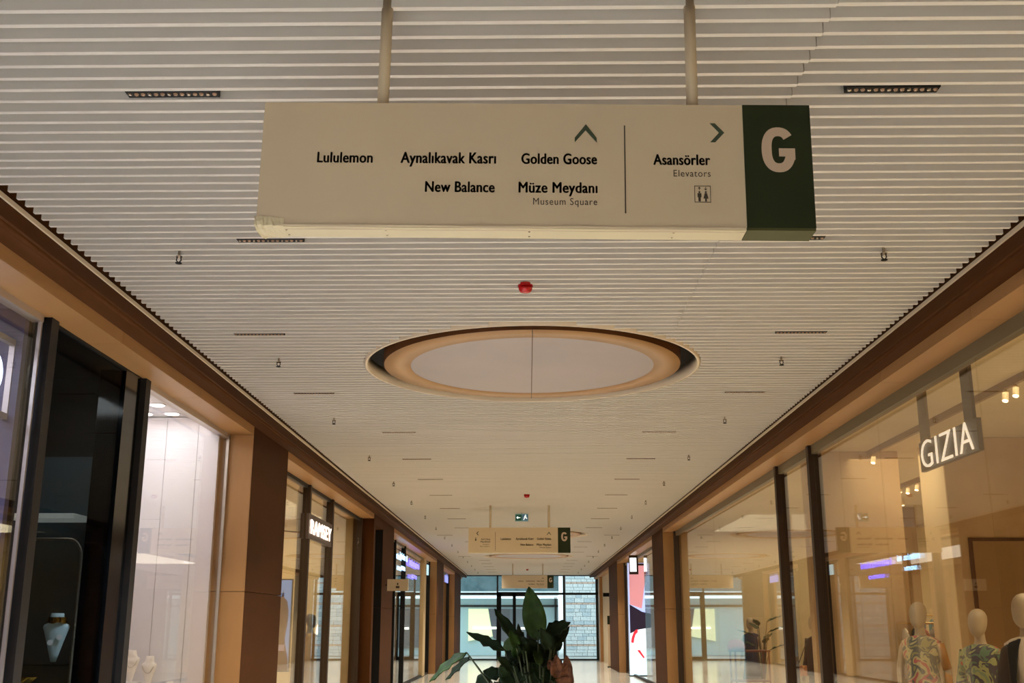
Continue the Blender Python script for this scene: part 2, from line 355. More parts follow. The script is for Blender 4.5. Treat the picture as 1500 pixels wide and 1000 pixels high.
# ------------------------------------------------------------------ hanging wayfinding signs
def gletter(cx, cz, wd, ht, st):
    """bold G as one outline polygon"""
    ro, rz = wd / 2, ht / 2; ri, riz = wd / 2 - st, ht / 2 - st * .95; pts = []
    def se(a, rx, rz_, e=2.6):
        c, s_ = math.cos(a), math.sin(a); return (cx + rx * math.copysign(abs(c) ** (2 / e), c), cz + rz_ * math.copysign(abs(s_) ** (2 / e), s_))
    for k in range(33): pts.append(se(R(38 + (335 - 38) * k / 32), ro, rz, 2.3))
    pts += [(cx + ro * .98, cz - rz * .42), (cx + ro * .98, cz + rz * .06), (cx + ro * .02, cz + rz * .06), (cx + ro * .02, cz - rz * .30), (cx + ri * .98, cz - rz * .30)]
    for k in range(29): pts.append(se(R(318 - (318 - 42) * k / 28), ri, riz))
    return pts
def sign(root, far=False):
    # local frame: x right, z up from sign bottom centre, front face at y = 0
    H = .49
    MB().box(-1.005, .759, 0, .104, .012, H).build('panel', SIGN, root)
    MB().box(-1.003, .757, .001, .104, 0, .012).build('bottom_plate', SIGNW, root)
    g = MB().box(.7595, 1.005, -.003, .106, .010, H).build('green_panel', GREEN, root)
    MB().box(.7595, 1.004, -.002, .106, 0, .010).build('green_underside', GREENL, root)
    G = MB().prism(gletter(.884, .312, .122, .176, .036), -.0045, -.003).build('level_letter', GLET, root)
    for x in (-.575, .585):
        MB().tube([(x, .055, H - .002), (x, .055, CZ + .05 - root.location.z)], .022, 16).build('hanging_rod', SIGN, root, True)
        MB().loft([(x, .055, H, .033, .033), (x, .055, H + .006, .033, .033)], 16).build('rod_collar', SIGN, root)
    def T(s, x1, wd, z, cap, off=.022, m=INK, sp=1.05):
        o = link('lettering', text_mesh(s, wd, cap, off, 0, spacing=sp), m, root); o.location = (x1 - wd, -.0016, z); return o
    sh = 0 if not far else 0
    d1, d2, d3 = (0, 0, 0) if not far else (.40, .42, .43)
    T('Lululemon', -.596 + d3, .201, .251, .040); T('Aynalıkavak Kasrı', -.145 + d2, .346, .251, .042); T('Golden Goose', .223 + d1, .273, .251, .040)
    T('New Balance', -.148 + d2, .250, .139, .040); T('Müze Meydanı', .224 + d1, .283, .139, .040); T('Museum Square', .224 + d1, .231, .092, .026, .0, INK, 1.12)
    z = .355
    MB().prism([(.143 + d1, z), (.184 + d1, z + .054), (.223 + d1, z), (.223 + d1, z - .018), (.183 + d1, z + .030), (.143 + d1, z - .018)], -.0018, -.0002).build('arrow_up', INKG, root)
    if not far:
        MB().box(.3235, .328, -.0018, -.0002, .062, .405).build('divider_line', INK, root)
        T('Asansörler', .634, .204, .251, .040); T('Elevators', .635, .134, .205, .026, .0, INK, 1.12)
        x = .638; z = .341
        MB().prism([(x, z + .075), (x + .018, z + .075), (x + .052, z + .038), (x + .018, z), (x, z), (x + .033, z + .038)], -.0018, -.0002).build('arrow_right', INKG, root)
        x0, x1, z0, z1 = .575, .633, .106, .170; t = .0016
        MB().box(x0, x1, -.0018, -.0002, z0, z0 + t).box(x0, x1, -.0018, -.0002, z1 - t, z1).box(x0, x0 + t, -.0018, -.0002, z0, z1).box(x1 - t, x1, -.0018, -.0002, z0, z1).build('pictogram_frame', INK, root)
        for j, xc in enumerate((.5925, .6155)):
            m = MB(); m.loft([(xc, -.001, .1455, .0001, .0001), (xc, -.001, .1455, .0038, .0008)], 8, False)
            m.prism([(xc + .0036 * math.cos(a * math.pi / 4), .1455 + .0036 * math.sin(a * math.pi / 4)) for a in range(8)], -.0018, -.0002)
            if j == 0: m.prism([(xc - .007, .141), (xc + .007, .141), (xc + .007, .126), (xc + .0045, .126), (xc + .004, .110), (xc - .004, .110), (xc - .0045, .126), (xc - .007, .126)], -.0018, -.0002)
            else: m.prism([(xc - .004, .141), (xc + .004, .141), (xc + .009, .121), (xc + .003, .121), (xc + .003, .110), (xc - .003, .110), (xc - .003, .121), (xc - .009, .121)], -.0018, -.0002)
            m.build('pictogram_figure', INK, root)
            d = 1 if j == 0 else -1; zc = .159
            MB().box(xc - .0009, xc + .0009, -.0018, -.0002, zc - .006, zc + .006).prism([(xc - .005, zc + d * .001), (xc, zc + d * .007), (xc + .005, zc + d * .001), (xc + .004, zc - d * .0005), (xc, zc + d * .004), (xc - .004, zc - d * .0005)], -.0018, -.0002).build('pictogram_arrow', INK, root)
        for xs in (-.90, -.54, -.02, .50):
            for yy in (.03, .08): MB().loft([(xs, yy, -.0015, .004, .004), (xs, yy, .001, .004, .004)], 8).build('screw', CHROME, root)
        # loose foil curling at the lower left corner, and the sagging lip
        mb = MB(); N_ = 14; rf = random.Random(5)
        prof = [(-.006, .040), (-.010, .020), (-.010, .004), (-.002, -.010), (.020, -.016), (.055, -.017), (.100, -.008)]
        for i in range(N_ + 1):
            u = i / N_; k = (1 - u) ** .7
            for j, (py, pz) in enumerate(prof):
                by, bz = ((-.004, .030 - .014 * j) if j < 3 else (-.004 + (j - 2) * .026, -.0022))
                x = -1.014 + .11 * u + .020 * k * (j / 6) * (1 if i == 0 else .4)
                mb.v.append((x + rf.uniform(-.003, .003) * k, by + (py - by) * k + rf.uniform(-.004, .004) * k, bz + (pz - bz) * k + rf.uniform(-.004, .004) * k))
        for i in range(N_):
            for j in range(6): a = i * 7 + j; mb.f.append((a, a + 7, a + 8, a + 1))
        link('curled_foil', mb.mesh('curled_foil'), SIGNW, root)
        mb = MB(); n = 24
        for i in range(n + 1):
            u = i / n; x = -1.0 + 1.755 * u; d = .007 * math.sin(u * 9.5) ** 2 + .004
            mb.v += [(x, -.0035, .012), (x, -.006, .012 - d), (x, .02, -.0015), (x, .02, .012)]
        for i in range(n):
            for q in range(3): a = i * 4 + q; mb.f.append((a, a + 4, a + 5, a + 1))
        mb.build('bottom_lip', SIGN, root, True)
root = empty('wayfinding_sign', (.0085, 3.69, 2.974)); root.rotation_euler = (0, R(.8), 0)
tag(root, 'large beige hanging wayfinding sign with green G panel, nearest the camera', 'sign', 'hanging wayfinding signs'); sign(root)
for y, cx, t in ((21.8, -.18, 'small beige hanging sign with green G panel, midway down the arcade'), (43.2, -.015, 'farthest beige hanging sign with green G end, in front of the end glazing')):
    root = empty('wayfinding_sign', (cx, y, 2.97)); tag(root, t, 'sign', 'hanging wayfinding signs'); sign(root, True)
    if y < 30:
        MB().box(-.477, -.471, -.0018, -.0002, .04, .40).build('divider_line', INK, root)
        for s_, x1, wd, z, cap, off in (('Acil Çıkış', -.575, .18, .25, .03, .02), ('Merdiveni', -.575, .19, .20, .032, .02), ('Emergency', -.59, .13, .155, .024, 0), ('Exit Stairs', -.585, .19, .115, .024, 0)):
            o = link('lettering', text_mesh(s_, wd, cap, off), INK, root); o.location = (x1 - wd, -.0016, z)
        x = -.80; z = .34
        MB().prism([(x, z + .075), (x - .018, z + .075), (x - .05, z + .038), (x - .018, z), (x, z), (x - .03, z + .038)], -.0018, -.0002).build('arrow_left', INKG, root)
        MB().prism([(-.875, .235), (-.845, .235), (-.85, .275), (-.87, .275)], -.0018, -.0002).loft([(-.86, -.001, .28, .01, .001), (-.86, -.001, .295, .008, .001)], 8).build('pictogram_figure', INK, root)

# ------------------------------------------------------------------ side walls: fascia, header panels, pillars, glazing
GX = 3.42; BX = 3.156
YEND = {-1: 53.5, 1: 53.5}
for s in (-1, 1):
    side = 'left' if s < 0 else 'right'
    wl = empty('wall_' + side); tag(wl, f'bronze panelled shopfront wall along the {side} of the arcade', 'wall', kind='structure')
    ye = YEND[s]
    ubox('fascia', WOODD, wl, s * 2.94, s * 2.965, -9, ye, 3.80, 4.16)
    ubox('recessed_soffit', WOODD, wl, s * 2.965, s * 3.6, -9, ye, 3.805, 3.83)
    # rounded lower moulding in the recess
    MB().tube([(s * 2.985, -9, 3.80), (s * 2.985, ye, 3.80)], .022, 10).build('moulding', WOODD, wl, True)
    # header panels, each about 2.05 m with an open joint
    y = -8.4 if s < 0 else -9.0
    while y < ye:
        y2 = min(y + 2.07, ye); ubox('header_panel', WOOD, wl, s * BX, s * (GX + .03), y + .0025, y2 - .0025, 3.71, 3.806); y = y2
    ubox('upper_wall', DARK, wl, s * 3.45, s * 3.6, -9, ye, 3.72, 4.16)
    pil = {-1: [(12.35, 14.2), (23.95, 25.95), (38.5, 41.6), (48.0, 52.4)], 1: [(26.0, 28.3), (39.6, 43.7)]}[s]
    for a, b_ in pil:
        for z0, z1 in ((0, 1.955), (1.961, 3.806)):
            ubox('pillar_panel', WOODD, wl, s * (BX - .004), s * 3.6, a + .012, b_ - .012, z0, z1)
            zt = min(z1, 3.708)
            ubox('reveal_panel', WOOD if a != 23.95 else MULLD, wl, s * (BX), s * 3.6, a, a + .012, z0, zt); ubox('reveal_panel', WOOD, wl, s * (BX), s * 3.6, b_ - .012, b_, z0, zt)
    # threshold strip
    ubox('threshold', MULLD, wl, s * (GX - .02), s * (GX + .06), -9, ye, 0, .06)
    if s < 0:
        # recessed service door between two pillar faces
        ubox('pillar_panel', WOODD, wl, -(BX - .004), -3.6, 22.5, 22.75, 0, 3.806)
        ubox('niche_head', WOODD, wl, -(BX - .004), -3.6, 22.75, 23.95, 3.60, 3.806)
        d = empty('door_1', (-3.5, 23.35, 0)); tag(d, 'dark green recessed service door between bronze pillars on the left', 'door', kind='structure')
        MB().box(-.03, .03, -.6, .6, 0, 3.6).build('door_leaf', mat('door_dark', (22, 26, 16), .4), d); MB().tube([(.05, .5, .95), (.05, .5, 1.15)], .01, 8).build('handle', CHROME, d)
    else:
        ubox('end_panel', mat('end_wall_cream', (186, 160, 122), .6), wl, 3.38, 3.6, 43.7, 53.5, 0, 3.806)
        ubox('pillar_panel', WOOD, wl, 3.25, 3.6, 51.0, 52.0, 0, 3.806)
def glazing(n, s, y0, y1, posts, fm, pane, seams, label, header=(3.60, 3.71), hm=None, post_w=.10, x_in=.10, gap=None):
    """a shop window: head rail, posts (each deep), panes of glass between the seams"""
    o = empty(f'window_{n}', (0, (y0 + y1) / 2, 0)); oy = (y0 + y1) / 2
    tag(o, label, 'window', kind='structure')
    MB().box(s * (GX - .0), s * (GX + .08), y0 - oy, y1 - oy, header[0], header[1]).build('head_rail', hm or fm, o)
    for p in posts: MB().box(s * (GX - .04), s * (GX + x_in), p - oy, p + post_w - oy, 0.02, header[1] - .002).build('mullion', fm, o)
    cuts = sorted([y0] + list(seams) + list(posts) + [y1])
    for a, b_ in zip(cuts, cuts[1:]):
        if b_ - a < .25 or (gap and gap[0] <= a and b_ <= gap[1]): continue
        MB().box(s * (GX + .02), s * (GX + .032), a + .003 - oy, b_ - .003 - oy, .05, header[0] + .01).build('pane', pane, o)
    return o
glazing(1, -1, -8.9, 7.36, [], SILV, PANE, [1, 4], 'lilac lit shop window with silver frame at far left', (3.66, 3.71))
MB().box(-3.425, -3.45, 7.34, 7.36, .02, 3.70).build('corner_post', SILV, bpy.data.objects['window_1']).location = (0, -(-8.9 + 7.36) / 2, 0)
glazing(2, -1, 7.40, 9.46, [7.40, 9.38], MULLD, PANED, [], 'tall black jewellery shopfront of smoked glass with dark posts', (3.69, 3.71), BLACK, .12, .05)
glazing(3, -1, 9.56, 12.35, [], SILV, PANE, [], 'bright white jewellery shop window with thin silver frame', (3.66, 3.71))
MB().box(-3.42, -3.45, 12.30, 12.33, .02, 3.70).build('corner_post', SILV, bpy.data.objects['window_3']).location = (0, -(9.56 + 12.35) / 2, 0)
glazing(4, -1, 14.2, 22.5, [14.2, 16.95, 19.0, 22.38], MULL, PANE, [17.15], 'menswear shop window of clear panes between dark brown posts', (3.655, 3.71), MULLD, .10, .14)
glazing(5, -1, 25.95, 38.5, [28.3, 30.6, 38.3], BLACK, PANE, [33], 'clear shop window with black posts beyond the recessed door on the left', (3.65, 3.71), OLIVE, .12, .16)
MB().box(-3.38, -3.52, 36.2, 37.0, .02, 3.70).build('stone_post', mat('post_cream', (190, 166, 124), .6), bpy.data.objects['window_5']).location = (0, -(25.95 + 38.5) / 2, 0)
glazing(6, -1, 41.6, 48.0, [43.0, 47.8], BLACK, PANE, [], 'farthest left shop window between two bronze pillars', (3.6, 3.71), OLIVE, .4, .16)
glazing(7, 1, -8.9, 26.0, [13.2, 15.0, 25.75], MULL, PANE, [3, 5.6, 8.26, 10.71, 12.1, 20.6], 'long womenswear shop window of clear panes along the right wall', (3.60, 3.71), OLIVE, .10, .12)
glazing(8, 1, 28.3, 39.6, [39.2], MULL, PANE, [33.2], 'shop window holding the bright video screen, right of the plant', (3.62, 3.71), OLIVE, .3, .12, (33.1, 39.3))

# ------------------------------------------------------------------ shop interiors
def room(n, s, y0, y1, depth, wm, cm, cz=3.75, fcol=None, far=None):
    x0, x1 = s * 3.53, s * (3.53 + depth)
    for nm, m, bx, lb in (('ceiling_shop', cm, (x0, x1, y0, y1, cz, cz + .06), 'plain ceiling inside the '), ('wall_shop_back', wm, (x1, x1 + s * .08, y0, y1, 0, cz), 'rear wall inside the '),
                          ('wall_shop_far', far or wm, (x0, x1, y1 - .06, y1, 0, cz), 'far cross wall inside the '), ('wall_shop_near', wm, (x0, x1, y0, y0 + .06, 0, cz), 'near cross wall inside the ')):
        o = MB().box(*bx).build(nm, m); tag(o, lb + n, 'ceiling' if 'ceil' in nm else 'wall', kind='structure')
room('lilac lit shop', -1, -8.9, 7.38, 3, LILACW, LILACW)
room('dark jewellery shop', -1, 7.42, 9.44, 1.6, BLACK, BLACK, 3.72)
room('white jewellery window', -1, 9.46, 12.34, .95, WHITEW, WHITEW, 3.90)
room('menswear shop', -1, 14.2, 22.55, 5, SHOPW, SHOPW, 3.75)
room('shop beyond the recessed door', -1, 25.95, 38.5, 4, SHOPW, SHOPW)
room('farthest left shop', -1, 41.6, 48, 4, SHOPW, SHOPW)
room('womenswear shop', 1, -8.9, 25.95, 5.2, SHOPW, SHOPW, 3.76)
room('video screen shop', 1, 28.3, 39.6, 4, SHOPW, SHOPW)
# white jewellery window: wall panels, round ceiling lights, dark mirror strip
wp = empty('display_panelling', (-3.95, 12.2, 0)); tag(wp, 'tall white panelled backdrop of the bright jewellery window', 'panelling')
for a, b_ in ((-.52, -.16), (-.155, .20), (.205, .44)):
    MB().box(a, b_, 0, .03, 0, 3.88).build('panel', WHITEW, wp)
MB().box(-.44 - .12, -.52, -.06, .03, 0, 3.88).build('mirror_strip', mat('mirror_grey', (70, 66, 74), .15), wp)
rl = None; k = 0
for y in (9.75, 10.35, 10.95, 11.5, 12.0):
    for x in (-3.68, -4.0, -4.3):
        k += 1; 
        if rl is None:
            o = empty('round_ceiling_light'); MB().loft([(0, 0, -.012, .075, .075), (0, 0, .004, .08, .08)], 24).build('diffuser', WHITEL, o)
            MB().loft([(0, 0, -.008, .09, .09), (0, 0, .004, .09, .09)], 24).build('ring', WHITEW, o); rl = o
        else: o = dup(rl)
        o.location = (x, y, 3.895); tag(o, f'round white recessed lamp in the bright window ceiling, {ORD[(k-1)//3]} row back, ' + ['nearest the glass', 'middle', 'farthest from the glass'][(k-1)%3], 'ceiling light', 'round lamps in the white jewellery window')
def bust(name, loc, m, rz, label, sc=1.0, chain=None):
    o = empty(name, loc, rz); tag(o, label, 'display bust'); o.scale = (sc,) * 3
    MB().loft([(0, 0, 0, .02, .012), (0, 0, .05, .035, .02), (0, 0, .14, .06, .03), (0, -.002, .22, .085, .038), (0, 0, .265, .10, .04), (0, 0, .285, .095, .036), (0, .003, .30, .066, .040), (0, .006, .325, .054, .044), (0, .008, .37, .050, .044), (0, .008, .376, .044, .038)], 24).build('bust_form', m, o, True)
    for sx, col in ((-.035, .15), (.03, .19)) if chain == 'gold' else ():
        MB().prism([(sx + .022 * math.cos(a * .524), col + .022 * math.sin(a * .524)) for a in range(12)], -.045, -.038).build('pendant_card', BUSTW, o)
    if chain == 'gold':
        mb = MB()
        for q in range(26):
            a = q * 2 * math.pi / 26; mb.tube([(.068 * math.cos(a), .008 + .060 * math.sin(a), .300 + .006 * math.sin(q)), (.060 * math.cos(a + .1), .008 + .054 * math.sin(a + .1), .345)], .009, 6)
        mb.build('gold_choker', GOLD, o)
    elif chain:
        MB().tube([(.075 * math.sin(t), -.038 - .004 * math.cos(t), .255 - .085 * math.cos(t) ** 2 * (1 if abs(t) < 1.57 else 0)) for t in [(-1.5 + 3 * i / 16) for i in range(17)]], .0035, 6).build('necklace', CHROME, o)
    return o
bust('necklace_bust', (-3.80, 9.0, 1.315), BUST, .35, 'white display bust with gold choker in the black shopfront', 1.0, 'gold')
bust('necklace_bust', (-4.22, 12.0, 1.02), BUSTW, .1, 'white bust with long necklace beside the dark mirror strip, left in the bright window', .85, 'silver')
bust('necklace_bust', (-4.03, 12.0, .96), BUSTW, -.1, 'white bust with fine necklace in the middle of the bright window', .85, 'silver')
bust('necklace_bust', (-3.80, 12.0, .76), BUSTW, 0, 'lowest white bust, right in the bright window', .7, 'silver')
for x, z, t in ((-4.22, 1.02, 'white plinth under the left bust in the bright window'), (-4.03, .96, 'white plinth under the middle bust in the bright window'), (-3.80, .76, 'low white plinth under the lowest bust in the bright window')):
    o = MB().box(x - .085, x + .085, 11.92, 12.1, 0, z).build('display_plinth', WHITEW); bevel(o); tag(o, t, 'plinth')
pk = empty('ornament_reflection', (-4.30, 11.6, 2.28)); tag(pk, 'pink and white ornament reflection built as glowing tubes by the dark strip in the bright window', 'reflection')  # reflection on the mirror strip modelled as glowing tubes; cord is added
PINKL = mat('pink_reflection', (255, 120, 150), .4, emit=2.0); WHL = mat('white_reflection', (255, 235, 240), .4, emit=3.5)
MB().tube([(-.06, 0, .12), (-.02, 0, .06), (.06, 0, .05), (.0, 0, .03), (-.05, 0, .05)], .012, 8).build('bow_reflection', WHL, pk, True)
MB().tube([(.05, 0, .04), (.035, 0, -.10), (.0, 0, -.16), (-.01, 0, -.10), (-.03, 0, .0)], .009, 8).build('ribbon_reflection', PINKL, pk, True)
MB().tube([(0, 0, .06), (0, 0, 1.6)], .002, 5).build('added_cord', WHITEW, pk)
# dark jewellery shopfront: vitrine, arch, light box, shelf
vt = empty('vitrine', (-3.86, 9.2, 0)); tag(vt, 'dark glass vitrine with grey blue back panel inside the black shopfront', 'display case')
MB().box(-.5, .22, .10, .14, 1.0, 3.0).build('back_panel', TEALD, vt)
MB().box(.22, .44, -.2, .14, 0, 3.7).build('side_cheek', BLK, vt)
MB().box(-.42, .15, -.30, .10, 2.44, 2.48).build('light_canopy', mat('canopy_lit', (190, 190, 180), .5, emit=.35), vt)
MB().box(-.5, .22, -.42, .1, 1.29, 1.305).build('glass_shelf', glass('shelf_glass', (.7, .85, .85), .12), vt)
MB().box(-.5, .22, -.42, .1, 0, 1.0).build('cabinet', BLK, vt)
MB().box(-.36, -.10, -.40, -.39, 1.31, 1.318).build('light_strip', mat('strip_light', (230, 240, 255), .4, emit=4), vt)
ar = empty('arched_stand', (-3.79, 8.75, 0)); tag(ar, 'slim arched metal frame around the gold choker bust', 'display frame')
pts = [(-.235, 0, .05), (-.235, 0, 2.12)] + [(-.125 - .11 * math.cos(a), 0, 2.12 + .14 * math.sin(a)) for a in [i * math.pi / 12 for i in range(1, 7)]] + [(.125 + .11 * math.sin(a), 0, 2.12 + .14 * math.cos(a)) for a in [i * math.pi / 12 for i in range(0, 7)]] + [(.235, 0, .05)]
MB().tube(pts, .012, 8).build('outer_tube', mat('arch_metal', (120, 112, 100), .3, .7), ar, True)
MB().box(-.235, -.17, -.01, .01, 1.98, 2.02).build('latch', MATS['arch_metal'], ar)
bw = empty('gold_bowl', (-3.74, 8.3, 1.16)); tag(bw, 'gold leaf shaped dish at the foot of the black shopfront display', 'dish')
MB().loft([(0, 0, 0, .03, .02), (.01, 0, .03, .08, .05), (.02, 0, .07, .11, .06)], 20, False).build('dish_shell', GOLD, bw, True)
MB().loft([(0, 0, -.16, .05, .05), (0, 0, 0, .05, .05)], 16).build('foot', BLK, bw)
o = MB().box(-3.95, -3.55, 8.15, 8.45, 0, 1.0).build('display_plinth', BLK); tag(o, 'black plinth under the gold dish in the black shopfront', 'plinth')
# lilac shop: framed round lit emblem
fr = empty('lit_emblem', (-3.60, 7.05, 3.24)); tag(fr, 'white square frame around a glowing round emblem in the lilac window', 'sign')
MB().box(-.02, .02, -.30, -.26, -.28, .28).box(-.02, .02, .26, .30, -.28, .28).box(-.02, .02, -.26, .26, .24, .28).box(-.02, .02, -.26, .26, -.28, -.24).build('square_frame', SILV, fr)
MB().tube([(0, .0 + .13 * math.cos(a), .13 * math.sin(a)) for a in [2 * math.pi * i / 28 for i in range(29)]], .022, 8).build('lit_ring', mat('blue_white_lit', (200, 220, 255), .4, emit=4), fr, True)
MB().tube([(0, 0, .26), (0, 0, .50)], .006, 6).build('hanger', SILV, fr)

def lit_sign(name, s, x, y, z, wd, ht, lines, m, back, label, panel_t=.04, pad=.0):
    """a fascia sign parallel to the glass, lettering facing the arcade. y is the centre."""
    o = empty(name, (s * x, y, z)); tag(o, label, 'shop sign')
    if back: MB().box(0, s * panel_t, -wd / 2, wd / 2, -ht / 2, ht / 2).build('backing_panel', back, o)
    for body, lw, cap, zb, off in lines:
        me = text_mesh(body, lw, cap, off, .012 if s > 0 else .002, spacing=1.08)
        for v in me.vertices:
            u, d, zz = v.co; u -= lw / 2
            v.co = (-s * (.012 - d * .4), (-s) * u, zz + zb)
        me.update(); link('lettering', me, m, o)
    return o
lit_sign('fascia_sign', -1, 3.375, 17.9, 3.075, 2.05, .38, [('RAMSEY', 1.78, .21, -.105, .014)], LIT, mat('sign_plum', (74, 58, 56), .4), 'white lit RAMSEY lettering on a plum panel between brown posts')
g = lit_sign('fascia_sign', 1, 3.53, 9.22, 3.06, 1.30, .26, [('GIZIA', 1.16, .245, -.115, -.014)], LITG, mat('sign_bronze_dark', (88, 66, 40), .3), 'white lit GIZIA lettering on a bronze panel, right shop')
for yy in (-.50, .52): MB().box(.002, .03, yy - .09, yy + .09, .13, .69).build('hanger_strap', mat('strap_olive', (128, 102, 64), .5) if yy > 0 else MATS['sign_bronze_dark'], g)
lit_sign('fascia_sign', -1, 3.40, 30.2, 3.25, 1.9, .5, [('intimissimi', 1.8, .17, .06, .03), ('uomo', 1.1, .15, -.22, .03)], LITC, None, 'cool white lit two line shop sign on the black posts, third left shop')
lit_sign('fascia_sign', -1, 3.40, 33.1, 3.2, 2.9, .5, [('intimissimi', 2.9, .20, .06, .02), ('uomo', 1.5, .15, -.27, .02)], LITP, None, 'violet glowing lettering for the reflection right of the cool white sign, third left shop')  # glowing violet letters stand in for a reflection of the neighbouring sign
lit_sign('fascia_sign', -1, 3.42, 39.4, 3.42, 3.0, .34, [], LITC, mat('sign_backlit', (180, 225, 240), .4, emit=1.0), 'cool white lit box sign on the left wall before the fourth pillar')
lit_sign('fascia_sign', -1, 3.42, 47.3, 3.50, 2.0, .34, [], LITP, mat('sign_backlit_violet', (150, 160, 240), .4, emit=1.0), 'farthest violet lit box sign on the left wall')
# small pictogram flag sign on the left pillar
fs = empty('flag_sign', (-3.15, 24.6, 2.45)); tag(fs, 'small beige flag sign with black pictogram on the left pillar', 'sign')
MB().box(.04, .50, -.03, .03, -.125, .125).build('panel', SIGN, fs); MB().tube([(-.0, 0, 0), (.05, 0, 0)], .012, 8).build('bracket', BLACK, fs)
MB().prism([(.23, -.07), (.31, -.07), (.31, -.02), (.23, -.02)], -.033, -.030).prism([(.255, 0), (.285, 0), (.285, .045), (.255, .045)], -.033, -.030).build('pictogram', INK, fs)
# blade sign, right
bs = empty('blade_sign', (3.18, 34.9, 3.43)); tag(bs, 'white lit box sign in a dark frame above the video screen', 'sign')
MB().box(-.02, .26, -.05, .05, -.30, .28).build('casing', MULL, bs); MB().box(.0, .20, -.056, -.05, -.22, .20).build('lit_face', mat('lit_face', (240, 248, 255), .4, emit=2.0), bs)
MB().box(.25, .46, -.02, .02, -.03, .03).build('bracket', MULL, bs)

# video screen
vs = empty('video_screen', (3.27, 36.9, 0)); tag(vs, 'tall bright video totem showing pink, navy and red shapes', 'screen')
def emat(n, c, e=1.0): return mat(n, c, .4, emit=e)
MB().box(0, .74, 0, .14, .02, 3.60).build('casing', mat('totem_casing', (170, 180, 200), .4), vs)
MB().box(-.012, .752, -.01, .15, 0, .03).build('foot', BLACK, vs)
MB().box(.012, .728, -.004, 0, .03, 3.58).build('lit_panel', emat('scr_lilac', (176, 196, 250), .9), vs)
MB().box(.012, .70, -.006, -.004, .03, .80).build('white_block', emat('scr_white', (206, 238, 248), 1.0), vs)
MB().prism([(.06, 3.3), (.06, 2.25), (.45, 2.12), (.66, 3.57), (.06, 3.57)], -.007, -.005).build('pink_shape', emat('scr_pink', (206, 140, 148), .8), vs)
MB().prism([(.05, 2.25), (.45, 2.02), (.73, 1.95), (.73, 1.52), (.30, 1.45), (.05, 1.33)], -.008, -.006).build('navy_band', emat('scr_navy', (30, 20, 48), .5), vs)
MB().prism([(.05, 1.33), (.30, 1.45), (.73, 1.52), (.73, .8), (.05, .8)], -.0065, -.005).build('pale_field', emat('scr_pale', (224, 238, 250), 1.0), vs)
MB().prism([(.30 + .24 * math.cos(a), .92 + .55 * math.sin(a)) for a in (2.9, 2.6, 2.2, 1.9, 1.6)] + [(.30 + .15 * math.cos(a), .92 + .44 * math.sin(a)) for a in (1.6, 1.9, 2.2, 2.6, 2.9)], -.009, -.007).build('red_arc', emat('scr_red', (214, 44, 62), .9), vs)
MB().prism([(.26, .80), (.34, .82), (.50, .58), (.46, .55)], -.009, -.007).build('red_stroke', MATS['scr_red'], vs)

# menswear shop contents
ps = empty('poster_lightbox', (-4.20, 19.0, .84)); tag(ps, 'tall lightbox poster of a brown rock tower against blue sky in the menswear shop', 'poster')
MB().box(-.20, .17, 0, .10, 0, 1.52).build('casing', MULL, ps)
MB().box(-.155, .165, -.006, 0, .02, 1.50).build('sky_print', emat('print_sky', (112, 140, 196), .75), ps)
MB().prism([(-.06, .42), (-.05, .95), (-.02, 1.18), (.0, 1.22), (.03, 1.34), (.04, 1.22), (.10, 1.15), (.13, 1.0), (.13, .85), (.09, .55), (.10, .42)], -.009, -.006).build('rock_print', emat('print_rock', (92, 66, 52), .5), ps)
MB().prism([(-.155, .02), (-.155, .30), (-.05, .44), (.10, .44), (.15, .22), (.165, .02)], -.009, -.006).build('base_print', emat('print_base', (84, 50, 38), .5), ps)
MB().box(-.05, .09, -.011, -.009, .34, .44).build('print_caption', emat('print_cap', (150, 130, 150), .5), ps)
o = MB().box(-4.45, -3.95, 18.9, 19.35, 0, .84).build('display_plinth', SHOPW); tag(o, 'cream plinth under the rock tower poster', 'plinth')
rk = empty('ceiling_rack', (-4.1, 17.2, 3.05)); tag(rk, 'pale hangers on a rail hung from the menswear shop ceiling', 'clothes rail')
MB().tube([(-.35, -.6, 0), (.35, .6, 0)], .01, 8).tube([(-.35, -.6, 0), (-.35, -.6, .70)], .006, 6).tube([(.35, .6, 0), (.35, .6, .70)], .006, 6).build('rail', BLACK, rk)
for i in range(7):
    t = -.5 + i / 6; MB().tube([(.7 * t, 1.2 * t, 0), (.7 * t, 1.2 * t, -.05), (.7 * t - .14, 1.2 * t, -.14), (.7 * t - .11, 1.2 * t, -.42), (.7 * t + .11, 1.2 * t, -.42), (.7 * t + .14, 1.2 * t, -.14), (.7 * t, 1.2 * t, -.05)], .006, 6).build('hanger', SHOPW, rk)
dm = empty('oval_lamp', (-4.12, 22.49, 1.45)); tag(dm, 'glowing white oval wall lamp beside the tan coat mannequin', 'lamp')
MB().prism([(.12 * math.cos(a * .2618), .24 * math.sin(a * .2618)) for a in range(24)], -.04, 0).build('diffuser', mat('oval_lit', (255, 246, 226), .4, emit=3), dm)
tb = empty('garment_stand', (-4.15, 17.3, 0)); tag(tb, 'thin pale metal display frame in front of the rock tower poster', 'clothes rail')
MB().tube([(-.23, 0, 0), (-.23, 0, 1.52), (.17, 0, 1.52), (.17, 0, 0)], .010, 8).tube([(-.23, 0, .85), (.17, 0, .85)], .008, 8).build('frame', SHOPW, tb)
ld = None
